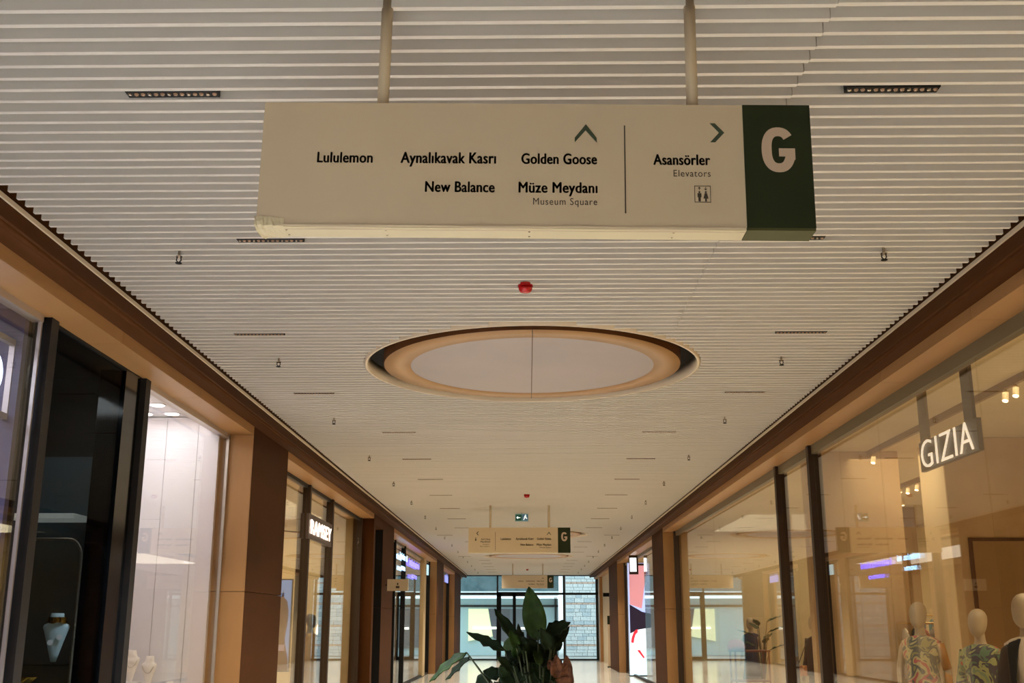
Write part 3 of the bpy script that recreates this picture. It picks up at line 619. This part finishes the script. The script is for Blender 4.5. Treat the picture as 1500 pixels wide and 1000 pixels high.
for i, (x, y, z) in enumerate([(-4.3, 18.4, 3.73), (-5.4, 16, 3.73), (-4.2, 20.2, 3.73), (-5.6, 20.8, 3.73)]):
    if ld is None:
        ld = empty('ceiling_spot'); MB().tube([(0, 0, 0), (0, 0, -.10)], .04, 12).build('can', COLW, ld); MB().tube([(0, 0, -.10), (0, 0, -.104)], .032, 12).build('lamp', mat('spot_lit', (255, 236, 190), .4, emit=9), ld); o = ld
    else: o = dup(ld)
    o.location = (x, y, z); tag(o, ['small round ceiling spotlight above the tan coat mannequin', 'small round ceiling spotlight nearest the front of the menswear shop', 'small round ceiling spotlight between the rock poster and the far wall', 'small round ceiling spotlight in the far inner corner of the menswear shop'][i], 'ceiling light', 'menswear shop spotlights')

# ---- womenswear shop contents
pt = empty('partition_wall', (4.9, 12.95, 0)); tag(pt, 'thick pale plastered wall block behind the mannequins in the right shop', 'wall', kind='structure')
MB().box(0.012, 3.8, 0, .8, 0, 3.755).build('plaster_face', PLAST, pt)
MB().box(0, .012, .0, .8, 0, 3.755).build('spotlit_return', COLW, pt)  # spotlight falling on this side is put into a brighter cream
MB().box(.20, 2.4, -.025, 0, 0, 2.58).build('door_frame', mat('panel_frame', (96, 60, 34), .5), pt)
MB().box(.24, 2.36, -.035, -.02, 0, 2.54).build('inner_panel', mat('inner_panel', (160, 124, 80), .7), pt)
o = MB().box(5.8, 7.3, 20.9, 21.0, 0, 3.755).build('partition_wall', BROWNW); tag(o, 'brown cross wall deep inside the right shop', 'wall', kind='structure')
o = MB().box(4.05, 5.25, 14.9, 15.1, 0, 3.755).build('partition_wall', PLAST); 
o.location = (-.52, -.9, 0); o.scale = (1, 1, 1); tag(o, 'veined limestone panel standing behind the two brown posts', 'wall', kind='structure')
o.data.transform(Matrix.Translation((0, 0, 0)))
for x, y0_, y1_, ys, lb in ((4.36, 8.2, 16.2, (9.35, 9.64, 9.86, 13.8, 14.2, 14.9, 15.3, 15.8), 'near'), (5.9, 13.9, 19.5, (16.7, 17.1, 17.5), 'far')):
    t = empty('track_rail', (x, (y0_ + y1_) / 2, 3.70)); L_ = (y1_ - y0_) / 2; cy_ = (y0_ + y1_) / 2
    tag(t, f'ceiling track rail with spotlights, {lb} one in the right shop', 'track light')
    MB().box(-.02, .02, -L_, L_, -.01, .06).build('rail', BROWNW, t)
    for y in ys:
        y -= cy_; q = MB().tube([(0, y, -.01), (0, y, -.04), (-.02, y - .02, -.12)], [.008, .028, .028], 10).build('spot_head', COLW, t)
        MB().tube([(-.0205, y - .021, -.122), (-.022, y - .022, -.127)], .024, 10).build('lamp', MATS['spot_lit'], q)
wt = None
for i, (x, y) in enumerate([(5.9, 17.5), (6.3, 15.6), (6.6, 19.5), (7.1, 18.0)]):
    o = dup(ld); o.location = (x, y, 3.74); tag(o, ['small round ceiling spotlight above the deep navy rail', 'small round ceiling spotlight just behind the plastered wall block', 'small round ceiling spotlight nearest the brown cross wall', 'small round ceiling spotlight farthest from the glass in the right shop'][i], 'ceiling light', 'right shop spotlights')

def skin_body(pose):
    V, E, RR = [], [], []
    def v(p, r, par=None):
        V.append(p); RR.append(r); i = len(V) - 1
        if par is not None: E.append((par, i))
        return i
    pel = v((0, 0, .96), (.135, .10)); w1 = v((0, 0, 1.10), (.105, .08), pel); ch = v((0, -.01, 1.27), (.13, .095), w1); sh = v((0, 0, 1.40), (.12, .075), ch)
    nk = v((0, 0, 1.475), (.055, .055), sh); n2 = v((0, -.005, 1.545), (.052, .055), nk); jw = v((0, -.005, 1.62), (.05, .05), n2)
    for s in (-1, 1):
        hp = v((s * .09, 0, .90), (.085, .09), pel); kn = v((s * .10, -.02, .50), (.055, .058), hp); an = v((s * .10, 0, .09), (.034, .038), kn); ft = v((s * .11, -.13, .03), (.038, .025), an)
        so = v((s * .175, 0, 1.39), (.052, .052), sh); el = pose[0 if s < 0 else 1]
        e1 = v(el[0], (.038, .038), so); w_ = v(el[1], (.025, .022), e1)
        d = (Vector(el[1]) - Vector(el[0])).normalized(); side = Vector((0, 1, 0)).cross(d).normalized()
        if side.length < .5: side = Vector((1, 0, 0))
        pm = v(tuple(Vector(el[1]) + d * .055), (.032, .018), w_)
        for j, (off, ln) in enumerate(((-.026, .05), (-.009, .068), (.009, .072), (.026, .055))):
            b0 = Vector(el[1]) + d * .09; a1 = v(tuple(b0 + Vector((0, 1, 0)) * off + d * .0), (.009, .009), pm)
            a2 = v(tuple(b0 + Vector((0, 1, 0)) * off + d * ln * .55 + side * -.006 * s), (.008, .008), a1); v(tuple(b0 + Vector((0, 1, 0)) * off + d * ln + side * -.02 * s), (.0065, .0065), a2)
        t1 = v(tuple(Vector(el[1]) + d * .04 + Vector((0, -.035, 0))), (.010, .010), w_); v(tuple(Vector(el[1]) + d * .085 + Vector((0, -.055, 0))), (.008, .008), t1)
    me = bpy.data.meshes.new('body'); me.from_pydata(V, E, []); o = bpy.data.objects.new('b', me); COL.objects.link(o)
    m = o.modifiers.new('s', 'SKIN'); 
    for i, r in enumerate(RR): me.skin_vertices[0].data[i].radius = r
    me.skin_vertices[0].data[0].use_root = True; m.use_smooth_shade = True
    s2 = o.modifiers.new('u', 'SUBSURF'); s2.levels = 2
    dg = bpy.context.evaluated_depsgraph_get(); r = bpy.data.meshes.new_from_object(o.evaluated_get(dg)); bpy.data.objects.remove(o); r.name = 'body'
    hm = MB().loft([(0, 0, 1.53, .030, .035), (0, -.030, 1.552, .036, .050), (0, -.034, 1.572, .052, .074), (0, -.030, 1.60, .066, .090), (0, -.022, 1.64, .077, .100), (0, -.014, 1.69, .083, .106), (0, -.008, 1.735, .080, .102), (0, -.004, 1.77, .066, .084), (0, -.002, 1.795, .042, .054), (0, 0, 1.807, .012, .016)], 24).mesh('hm')
    bm = bmesh.new(); bm.from_mesh(r); bm.from_mesh(hm); bm.to_mesh(r); bm.free()
    r.polygons.foreach_set('use_smooth', [True] * len(r.polygons)); return r
DOWN = ((( -.235, .02, 1.13), (-.25, -.04, .90)), ((.235, .02, 1.13), (.25, -.04, .90)))
HIP = (((-.26, .05, 1.14), (-.20, -.12, .98)), ((.24, .02, 1.13), (.26, -.05, .90)))
BODY = skin_body(DOWN); BODYH = skin_body(HIP)
def pattern(name, cols, scale=9):
    m = bpy.data.materials.new(name); m.use_nodes = True; nt = m.node_tree; b = nt.nodes['Principled BSDF']; b.inputs['Roughness'].default_value = .8
    tc = nt.nodes.new('ShaderNodeTexCoord'); n = nt.nodes.new('ShaderNodeTexNoise'); n.inputs['Scale'].default_value = scale; n.inputs['Detail'].default_value = 1; n.inputs['Distortion'].default_value = 1.2
    r = nt.nodes.new('ShaderNodeValToRGB'); r.color_ramp.interpolation = 'CONSTANT'
    while len(r.color_ramp.elements) < len(cols): r.color_ramp.elements.new(.5)
    for i, c in enumerate(cols): r.color_ramp.elements[i].position = .30 + .42 * i / len(cols) if i else 0; r.color_ramp.elements[i].color = lin(c)
    nt.links.new(tc.outputs['Object'], n.inputs[0]); nt.links.new(n.outputs[0], r.inputs[0]); nt.links.new(r.outputs[0], b.inputs['Base Color']); return m
def cloth(root, name, m, rings, sleeves=None, sl_r=.055, s_end=1.0, arms=None):
    mb = MB(); mb.loft([(0, cy, z, rx, ry) for cy, z, rx, ry in rings], 28, False)
    o = mb.build(name, m, root, True)
    o.data.transform(Matrix.Identity(4)); sol = o.modifiers.new('t', 'SOLIDIFY'); sol.thickness = .006
    if sleeves:
        for s in (0, 1):
            sg = -1 if s == 0 else 1; a = arms[s]; p0 = Vector((sg * .15, 0, 1.405)); p1 = Vector(a[0]); p2 = Vector(a[1])
            pts = [p0, p0.lerp(p1, .5), p1] + ([p1.lerp(p2, .5), p1.lerp(p2, .92)] if sleeves == 'long' else [])
            MB().tube(pts, [sl_r * 1.15, sl_r, sl_r * .92, sl_r * .85, sl_r * .8][:len(pts)], 14, False).build('sleeve', m, root, True)
    return o
TORSO = [(0, 1.475, .07, .068), (0, 1.455, .14, .085), (0, 1.42, .20, .10), (-.01, 1.28, .18, .132), (-.005, 1.12, .152, .115)]
def mannequin(x, y, rz, label, kind, m1, m2=None, skin=None, hip=False, sc=1.0, base=True):
    o = empty('mannequin', (x, y, .02), rz); tag(o, label, 'mannequin'); o.scale = (sc,) * 3
    link('body', (BODYH if hip else BODY), None, o)
    arms = HIP if hip else DOWN
    if kind == 'dress': cloth(o, 'dress', m1, TORSO + [(0, .98, .17, .13), (0, .7, .20, .16), (0, .45, .24, .2)])
    elif kind == 'blouse': cloth(o, 'blouse', m1, TORSO + [(0, .98, .17, .13), (0, .88, .18, .14)], 'long', .06, arms=arms); cloth(o, 'skirt', m2, [(0, .99, .15, .12), (0, .8, .17, .14), (0, .45, .22, .18)])
    elif kind == 'jacket':
        cloth(o, 'jacket', m1, [(0, 1.46, .075, .07), (0, 1.435, .14, .085), (0, 1.405, .195, .10), (-.01, 1.26, .19, .135), (0, 1.05, .185, .135), (0, .84, .20, .15)], 'long', .066, arms=arms)
        cloth(o, 'trousers', m2 or m1, [(0, .95, .16, .12), (0, .8, .17, .13), (0, .2, .16, .11)])
    elif kind == 'cape':
        cloth(o, 'top', m1, TORSO + [(0, .98, .16, .12), (0, .86, .17, .13)]); cloth(o, 'trousers', m2, [(0, .95, .155, .12), (0, .8, .17, .13), (0, .2, .16, .11)])
        mb = MB()
        for i in range(15):
            a = R(40 + 225 * i / 14)
            for z, rx, ry in ((1.46, .09, .085), (1.43, .16, .11), (1.38, .225, .13), (1.2, .27, .18), (.95, .30, .22), (.75, .32, .25)): mb.v.append((rx * math.cos(a), ry * math.sin(a) , z))
        for i in range(14):
            for j in range(5): q = i * 6 + j; mb.f.append((q, q + 6, q + 7, q + 1))
        c = mb.build('draped_jacket', m2, o, True); sl = c.modifiers.new('t', 'SOLIDIFY'); sl.thickness = .012
    if base: MB().loft([(0, 0, -.02, .2, .2), (0, 0, -.012, .2, .2)], 28).build('base_plate', CHROME, o)
    return o
BODY.materials.append(MANN); BODYH.materials.append(MANN)
P1 = pattern('olive_print', [(150, 138, 90), (96, 92, 86), (184, 168, 120), (176, 90, 84), (80, 82, 70)], 7)
P2 = pattern('green_print', [(86, 112, 84), (70, 66, 74), (150, 150, 96), (120, 132, 100), (180, 70, 60)], 7)
BLKF = mat('black_cloth', (22, 18, 18), .85); WHF = mat('white_cloth', (226, 206, 182), .8); TAN = mat('tan_cloth', (168, 130, 72), .8); NAVY = mat('navy_cloth', (26, 40, 70), .8); GREYF = mat('grey_cloth', (90, 86, 82), .8)
m = mannequin(3.95, 11.5, R(-40), 'mannequin in olive patterned dress, left of the spotlit wall side in the right shop', 'dress', P1, hip=True)
MB().tube([(.185, 0, 1.40), (.235, .02, 1.15)], .044, 12).build('wooden_upper_arm', MANWOOD, m, True); MB().tube([(.236, .02, 1.13), (.262, -.045, .92)], .036, 12).build('wooden_forearm', MANWOOD, m, True)
mannequin(4.15, 10.5, R(-50), 'mannequin in green and grey patterned blouse, right of the spotlit wall side', 'blouse', P2, GREYF, sc=.955)
mannequin(3.93, 9.0, R(-55), 'mannequin in white top with black jacket over its shoulders, far right', 'cape', WHF, BLKF, sc=1.01)
m = mannequin(4.52, 17.9, R(-60), 'mannequin in black jacket with tan bag, behind the brown post', 'jacket', BLKF, GREYF, sc=.965)
MB().box(-.26, -.10, -.24, -.14, .84, 1.0).build('shoulder_bag', mat('tan_bag', (200, 140, 96), .5), m); MB().tube([(-.25, -.19, 1.0), (-.12, -.14, 1.3), (.10, 0, 1.46)], .006, 6).build('bag_strap', BLKF, m)
mannequin(4.76, 24.3, R(-40), 'mannequin in navy dress near the far end of the right shop', 'dress', NAVY, sc=.96)
o = mannequin(-4.0, 20.6, R(60), 'dark headed mannequin in a long tan coat in the menswear window', 'jacket', TAN, TAN, sc=.985)
b_ = [c for c in o.children if c.name.startswith('body')][0]; b_.data = BODY.copy(); b_.data.materials.clear(); b_.data.materials.append(MANND)

def rack(x, y, rz, L_, z, label, n, cols, gname):
    r = empty('clothes_rack', (x, y, 0), rz); tag(r, label, 'clothes rail')
    BR = MATS.get('brass') or mat('brass', (190, 148, 84), .3, .8)
    MB().tube([(-L_ / 2, 0, z), (L_ / 2, 0, z)], .012, 8).build('rail', BR, r)
    for s in (-1, 1): MB().tube([(s * L_ / 2, 0, 0), (s * L_ / 2, 0, z)], .012, 8).build('post', BR, r); MB().box(s * L_ / 2 - .02, s * L_ / 2 + .02, -.25, .25, 0, .02).build('foot', BR, r)
    M4 = Matrix.Translation((x, y, 0)) @ Matrix.Rotation(rz, 4, 'Z')
    for i in range(n):
        u = -L_ / 2 + L_ * (i + .7) / (n + .4); p = M4 @ Vector((u, 0, z))
        g = empty('hanging_garment', tuple(p), rz + random.uniform(-.15, .15)); cname, c = cols[i % len(cols)]
        m = MATS.get('g_' + cname) or mat('g_' + cname, c, .85)
        MB().tube([(0, 0, .012), (.0, .012, .03), (0, .02, 0), (0, 0, -.05)], .003, 5).tube([(0, -.2, -.12), (0, 0, -.05), (0, .2, -.12)], .006, 6).build('hanger', MANWOOD, g)
        ln = random.uniform(.65, .95)
        mb = MB(); mb.loft([(0, 0, -.06, .012, .05), (0, 0, -.10, .022, .17), (0, 0, -.15, .03, .22), (0, 0, -.4, .03, .19), (0, 0, -ln, .035, .24)], 14, False); mb.build('cloth', m, g, True)
        tag(g, f'{cname} garment, {ORD[i]} from the left on {gname}', 'garment', 'garments on ' + gname)
PK = [('pale pink', (206, 150, 126)), ('cream', (214, 190, 150)), ('dusty red', (150, 70, 56)), ('sand', (196, 160, 110)), ('grey', (110, 104, 98)), ('white', (222, 206, 184))]
rack(4.75, 15.6, R(8), 1.3, 1.70, 'brass clothes rail of pale garments left of the spotlit wall side', 11, PK, 'the left brass rail')
rack(5.0, 13.9, R(-5), .95, 1.62, 'shorter brass clothes rail of grey and white garments left of the spotlit wall side', 8, [('ivory', (226, 214, 196)), ('charcoal', (60, 56, 56)), ('red', (150, 60, 50)), ('grey', (150, 142, 132))], 'the short brass rail')
rack(7.0, 18.5, R(0), 1.4, 1.75, 'clothes rail of navy garments deep in the right shop', 8, [('navy', (34, 50, 66)), ('teal', (40, 90, 92)), ('black', (24, 24, 26))], 'the deep navy rail')
tb = empty('display_table', (5.35, 14.9, 0)); tag(tb, 'wooden two shelf display table beside the spotlit wall side', 'table')
MB().box(-.4, .4, -.3, .3, .98, 1.01).build('table_top', BROWNW, tb); MB().box(-.38, .38, -.28, .28, .5, .53).build('shelf', BROWNW, tb)
for a in (-.38, .36):
    for c in (-.28, .26): MB().box(a, a + .02, c, c + .02, 0, .98).build('leg', BROWNW, tb)
o = MB().box(-.16, .12, -.16, .12, 0, .07).build('folded_garment', mat('mint_cloth', (90, 160, 120), .8)); o.location = (5.30, 14.8, 1.01); bevel(o, .02, 3); tag(o, 'folded mint green garment on the display table', 'garment')
o = MB().box(-.10, .10, -.08, .08, 0, .13).build('pink_box', mat('pink_box', (190, 120, 100), .8)); o.location = (5.12, 14.95, 1.01); bevel(o); tag(o, 'small salmon pink box on the display table', 'box')
# table, handbag and shelf in the far part of the right shop
tb = empty('display_table', (4.25, 22.0, 0)); tag(tb, 'reddish shelf table at the far end of the right shop', 'table')
RW = mat('red_wood', (110, 54, 36), .5)
MB().box(-.35, .35, -.3, .3, 1.10, 1.13).build('table_top', RW, tb); MB().box(-.33, .33, -.28, .28, .55, .58).build('shelf', RW, tb)
for a in (-.33, .31):
    for c in (-.28, .26): MB().box(a, a + .03, c, c + .03, 0, 1.10).build('leg', RW, tb)
hb = empty('handbag', (4.0, 21.95, 1.13)); tag(hb, 'pink rounded handbag on the reddish table', 'handbag')
MB().loft([(0, 0, 0, .16, .06), (0, 0, .06, .18, .07), (0, 0, .16, .14, .055), (0, 0, .2, .07, .03)], 20).build('bag_body', mat('pink_bag', (220, 140, 140), .6), hb, True)
MB().tube([(-.08, 0, .17), (-.05, 0, .26), (.05, 0, .26), (.08, 0, .17)], .008, 6).build('bag_handle', WHF, hb, True)

# ------------------------------------------------------------------ plants
def leaf_mesh(p0, p1, wd, up=(0, 0, 1), fold=.25, droop=.0, n=8, tip=1.0, tear=0):
    p0, p1 = Vector(p0), Vector(p1); d = p1 - p0; up = Vector(up); side = d.cross(up).normalized(); nrm = side.cross(d).normalized(); mb = MB(); rw = 6
    for i in range(n + 1):
        t = i / n; wv = wd * .5 * (math.sin(math.pi * min(1, t ** .8 * .96 + .04)) ** .75) if 0 < t < 1 else .002
        c = p0 + d * t + nrm * (-droop * t * t + droop * .25 * t)
        for j in range(rw + 1):
            u = j / rw * 2 - 1; wob = .012 * math.sin(t * 17 + u * 4) * abs(u); jag = 1 - tear * (i % 2) * abs(u)
            mb.v.append(tuple(c + side * wv * u * jag + nrm * (abs(u) * wv * fold + wob)))
    for i in range(n):
        for j in range(rw): a = i * (rw + 1) + j; mb.f.append((a, a + rw + 1, a + rw + 2, a + 1))
    me = bpy.data.meshes.new('leaf'); me.from_pydata(mb.v, [], mb.f); me.polygons.foreach_set('use_smooth', [True] * len(me.polygons)); return me
def add_leaf(root, p0, p1, wd, m, base, up=(0, 0, 1), **kw):
    l = link('leaf', leaf_mesh(p0, p1, wd, up, **kw), m, root); s = l.modifiers.new('t', 'SOLIDIFY'); s.thickness = .004
    p0 = Vector(p0); b_ = Vector(base); mid = b_.lerp(p0, .55) + Vector((0, 0, (p0 - b_).length * .10))
    d = (Vector(p1) - p0)
    MB().tube([b_, b_.lerp(mid, .5), mid, mid.lerp(p0, .6) , p0, p0 + d * .35], [.012, .011, .010, .008, .007, .003], 6).build('stem', STEM, l, True)
    return l
PY = 9.0
pl = empty('potted_plant', (.07, PY, 0)); tag(pl, 'large leafy bird of paradise plant in a stone planter at the centre', 'plant')
MB().loft([(0, 0, 0, .34, .34), (0, 0, .04, .36, .36), (0, 0, .58, .44, .44), (0, 0, .60, .44, .44), (0, 0, .60, .40, .40), (0, 0, .52, .40, .40)], 32).build('planter', POT, pl, True)
MB().loft([(0, 0, .53, .395, .395), (0, 0, .54, .38, .38)], 24).build('soil', SOIL, pl)
def pp(x, y, dy=0): # photo point -> plant local metres at depth PY + dy
    k = (PY + dy) * 1.0335 / 1600   # distance along the optical axis grows by height as well
    return ((x - 773) * k - .022 - .07 - 0.0, dy, 1.6 + (915 - y) * k * .968)
B = (0, 0, .54)
L = [((787, 936), (775, 862), .19, LEAF, (0, -1, .1), dict(fold=.12, n=12)), ((797, 925, .1), (832, 912, .1), .13, LEAFD, (0, -1, .3), dict(fold=.2, tear=.25)),
     ((761, 942), (727, 893), .10, LEAFD, (.5, -1, .2), dict(fold=.3)), ((742, 950), (689, 925), .10, LEAFD, (0, -1, .5), dict(fold=.25, tear=.3)),
     ((690, 953, -.1), (637, 988, -.1), .10, LEAF, (0, -.6, 1), dict(fold=.3, droop=.05)), ((694, 958, .1), (662, 990, .1), .07, LEAFD, (0, -.6, 1), dict(fold=.3)),
     ((722, 990), (702, 1000), .16, LEAFD, (0, -1, .6), {}), ((735, 985), (712, 978), .12, LEAFD, (0, -1, .7), {})]
rnd = random.Random(11)
for i in range(60):
    x = rnd.uniform(745, 810); y = rnd.uniform(938, 1012); a = rnd.uniform(-.9, .9); ln = rnd.uniform(16, 34)
    L.append(((x, y + 8, rnd.uniform(-.25, .25)), (x + math.sin(a) * ln, y - math.cos(a) * ln * .75, rnd.uniform(-.3, .3)), rnd.uniform(.07, .14), rnd.choice([LEAFD, LEAFD, LEAFD, LEAFD, LEAF]), (rnd.uniform(-.5, .5), -1, .3), dict(fold=.2)))
for p0, p1, wd, m, up, kw in L:
    a = pp(*p0); b2 = pp(*p1)
    if b2[2] > a[2] + .4 and wd != .19: continue
    add_leaf(pl, a, b2, wd, m, (B[0] + (a[0]) * .15, 0, B[2]), up, **kw)
for i, (x, y, x2, y2, wd) in enumerate([(812, 990, 812, 955, .10), (826, 990, 826, 956, .09), (820, 1010, 828, 968, .14), (800, 1012, 835, 985, .14), (806, 975, 802, 962, .07)]):
    l = add_leaf(pl, pp(x, y, -.15), pp(x2, y2, -.18), wd, LEAFB, (0, 0, .54), (0, -1, .1), fold=.5); l['label'] = 'dry orange brown leaf'

# second, smaller plant standing in the right shop
p2 = empty('potted_plant', (4.75, 23.2, 0)); tag(p2, 'slim leafy plant behind the glass at the far end of the right shop', 'plant')
MB().loft([(0, 0, 0, .16, .16), (0, 0, .4, .2, .2), (0, 0, .4, .17, .17), (0, 0, .36, .17, .17)], 20).build('planter', POT, p2, True)
for i in range(9):
    a = i * 2.4; h = 1.1 + .07 * i; add_leaf(p2, (.15 * math.cos(a), .15 * math.sin(a), h), (.5 * math.cos(a), .5 * math.sin(a), h + .12), .13, LEAF, (0, 0, .36))

# ------------------------------------------------------------------ glazed end wall and the world outside
ew = empty('wall_end', (0, 53.5, 0)); tag(ew, 'glazed end wall with black mullions closing the arcade', 'wall', kind='structure')
FR = mat('end_frame', (28, 32, 32), .4)
for x0, x1, z0, z1 in ((-3.42, 3.45, 0, .06), (-3.42, 3.45, 2.99, 3.09), (-3.42, 3.45, 3.86, 4.1), (-3.42, -3.30, 0, 3.9), (1.66, 1.76, 0, 3.9), (3.22, 3.34, 0, 3.9), (-1.50, -1.42, 3.09, 3.9)):
    MB().box(x0, x1, -.06, .06, z0, z1).build('frame_bar', FR, ew)
for x0, x1, z0, z1 in ((-3.3, -1.5, .06, 2.99), (.12, 1.66, .06, 2.99), (1.76, 3.22, .06, 2.99), (-3.3, -1.5, 3.09, 3.86), (-1.42, 1.66, 3.09, 3.86), (1.76, 3.22, 3.09, 3.86)):
    MB().box(x0, x1, -.01, .01, z0, z1).build('pane', PANEE, ew)
ed = empty('door_2', (-.68, 53.44, 0)); tag(ed, 'black framed double glass door in the end wall', 'door', kind='structure')
for x0, x1, z0, z1 in ((-.82, -.60, .0, 3.12), (.60, .80, 0, 3.12), (-.05, .10, 0, 3.12), (-.82, .80, 2.92, 3.12), (-.6, -.05, 0, .16), (.1, .6, 0, .16)):
    MB().box(x0, x1, -.04, .10, z0, z1).build('door_frame', BLACK, ed)
for x0, x1 in ((-.60, -.05), (.10, .60)): MB().box(x0, x1, .0, .012, .16, 2.92).build('pane', PANEE, ed)
MB().tube([(.02, -.08, .9), (.02, -.08, 1.4)], .015, 8).build('handle', CHROME, ed)
bk = MB().box(-9.5, 9.5, -9.1, -9.0, 0, 4.2).build('wall_back', SHOPW); tag(bk, 'plain wall closing the arcade behind the camera', 'wall', kind='structure')
gd = MB().box(-30, 30, 53.5, 80, -.15, -.02).build('ground', mat('outdoor_paving', (190, 190, 186), .7, 0, (176, 178, 176), 2)); tag(gd, 'pale outdoor paving beyond the end glazing', 'ground', kind='structure')
# stone building
STONE = [mat('stone_a', (200, 210, 214), .9, 0, (172, 186, 192), 5), mat('stone_b', (224, 228, 226), .9, 0, (196, 204, 206), 5), mat('stone_c', (204, 176, 160), .9)]
sb = empty('stone_building', (4.3, 60, 0)); tag(sb, 'pale rubble stone building with brick bands outside the end glazing', 'building')
MB().box(-2.30, 6, .1, 1, -.1, 9).build('wall_core', mat('mortar', (120, 124, 126), .9), sb)
rs = random.Random(3); many = {0: MB(), 1: MB(), 2: MB()}; cnt = 0; z = 0; row = 0
sme = [UNIT_OF(m) for m in STONE]
while z < 5.2:
    band = row % 6 == 3; h = .10 if band else rs.uniform(.15, .24); x = -2.3
    while x < 1.6:
        wd = .30 if band else rs.uniform(.25, .60); j = 2 if band else rs.choice([0, 1, 1]); pr = rs.uniform(0, .04)
        if cnt < 295: ubox('stone', STONE[j], sb, x + .016, min(x + wd, 1.6), -.02 - pr, .12, z + .014, z + h, sme[j]); cnt += 1
        else: many[j].box(x + .016, min(x + wd, 1.6), -.02 - pr, .12, z + .014, z + h)
        x += wd
    z += h; row += 1
for j in many:
    if many[j].v: q = many[j].build('stone_run', STONE[j], sb); q['kind'] = 'stuff'
MB().tube([(-.35, -.1, 0), (-.35, -.1, 6)], .05, 10).build('drain_pipe', mat('pipe_grey', (150, 170, 172), .5), sb)
# outdoor shop
os_ = empty('glass_pavilion', (-1.5, 61, 0)); tag(os_, 'blue grey outdoor shop building with cream lit display outside the end glazing', 'building')
MB().box(-6, 3.15, .5, 5, 0, 3.0).build('wall', mat('pav_wall', (186, 212, 214), .6), os_)
MB().box(-6, 3.15, -.8, 5, 3.35, 6).build('canopy', mat('canopy_teal', (66, 92, 98), .6, 0, (90, 116, 122), 2), os_)
MB().box(-6, 3.15, -.9, .5, 3.16, 3.35).build('canopy_edge', mat('canopy_white', (226, 236, 236), .5), os_)
MB().box(-6, 3.15, .4, .5, 2.55, 2.66).build('transom', FR, os_)
MB().prism([(-1.75, .75), (-1.75, 2.45), (-.68, 2.45), (-.42, 1.0)], .30, .45).build('lit_display', mat('cream_lit', (242, 236, 190), .6, emit=.55), os_)
MB().prism([(-.66, 2.45), (.5, 2.45), (.5, .6), (-.38, .9)], .32, .46).build('grey_slope', mat('slope_grey', (96, 98, 104), .6), os_)
MB().box(-1.5, -.2, .24, .30, 1.38, 1.5).build('light_bar', mat('bar_lit', (255, 250, 235), .4, emit=1.5), os_)
MB().box(.5, 2.2, .36, .46, .4, 2.45).build('shop_front', mat('front_grey', (108, 116, 122), .5), os_)
MB().box(1.1, 1.5, .28, .34, 1.36, 1.48).build('light_bar', MATS['bar_lit'], os_)
for x in (2.95, 3.02): MB().box(x, x + .03, .2, .5, 0, 3.1).build('corner_trim', FR, os_)
# kiosk and camera at right end
kt = empty('information_post', (3.20, 44.5, 0)); tag(kt, 'slim beige information post with green top near the end glazing', 'sign post')
MB().box(-.08, .14, -.06, .06, .02, 1.62).build('post_body', SIGN, kt); MB().box(-.08, .14, -.062, .062, 1.62, 1.95).build('green_head', GREEN, kt); MB().box(-.11, .17, -.12, .12, 0, .03).build('foot', BLACK, kt)
cm = empty('wall_camera', (3.36, 45.5, 2.8)); tag(cm, 'small dark wall mounted device beside the end glazing', 'camera'); MB().box(-.32, .02, -.05, .05, -.09, .06).build('camera_body', BLACK, cm); MB().box(-.05, .03, -.03, .03, -.12, -.06).build('bracket', BLACK, cm)
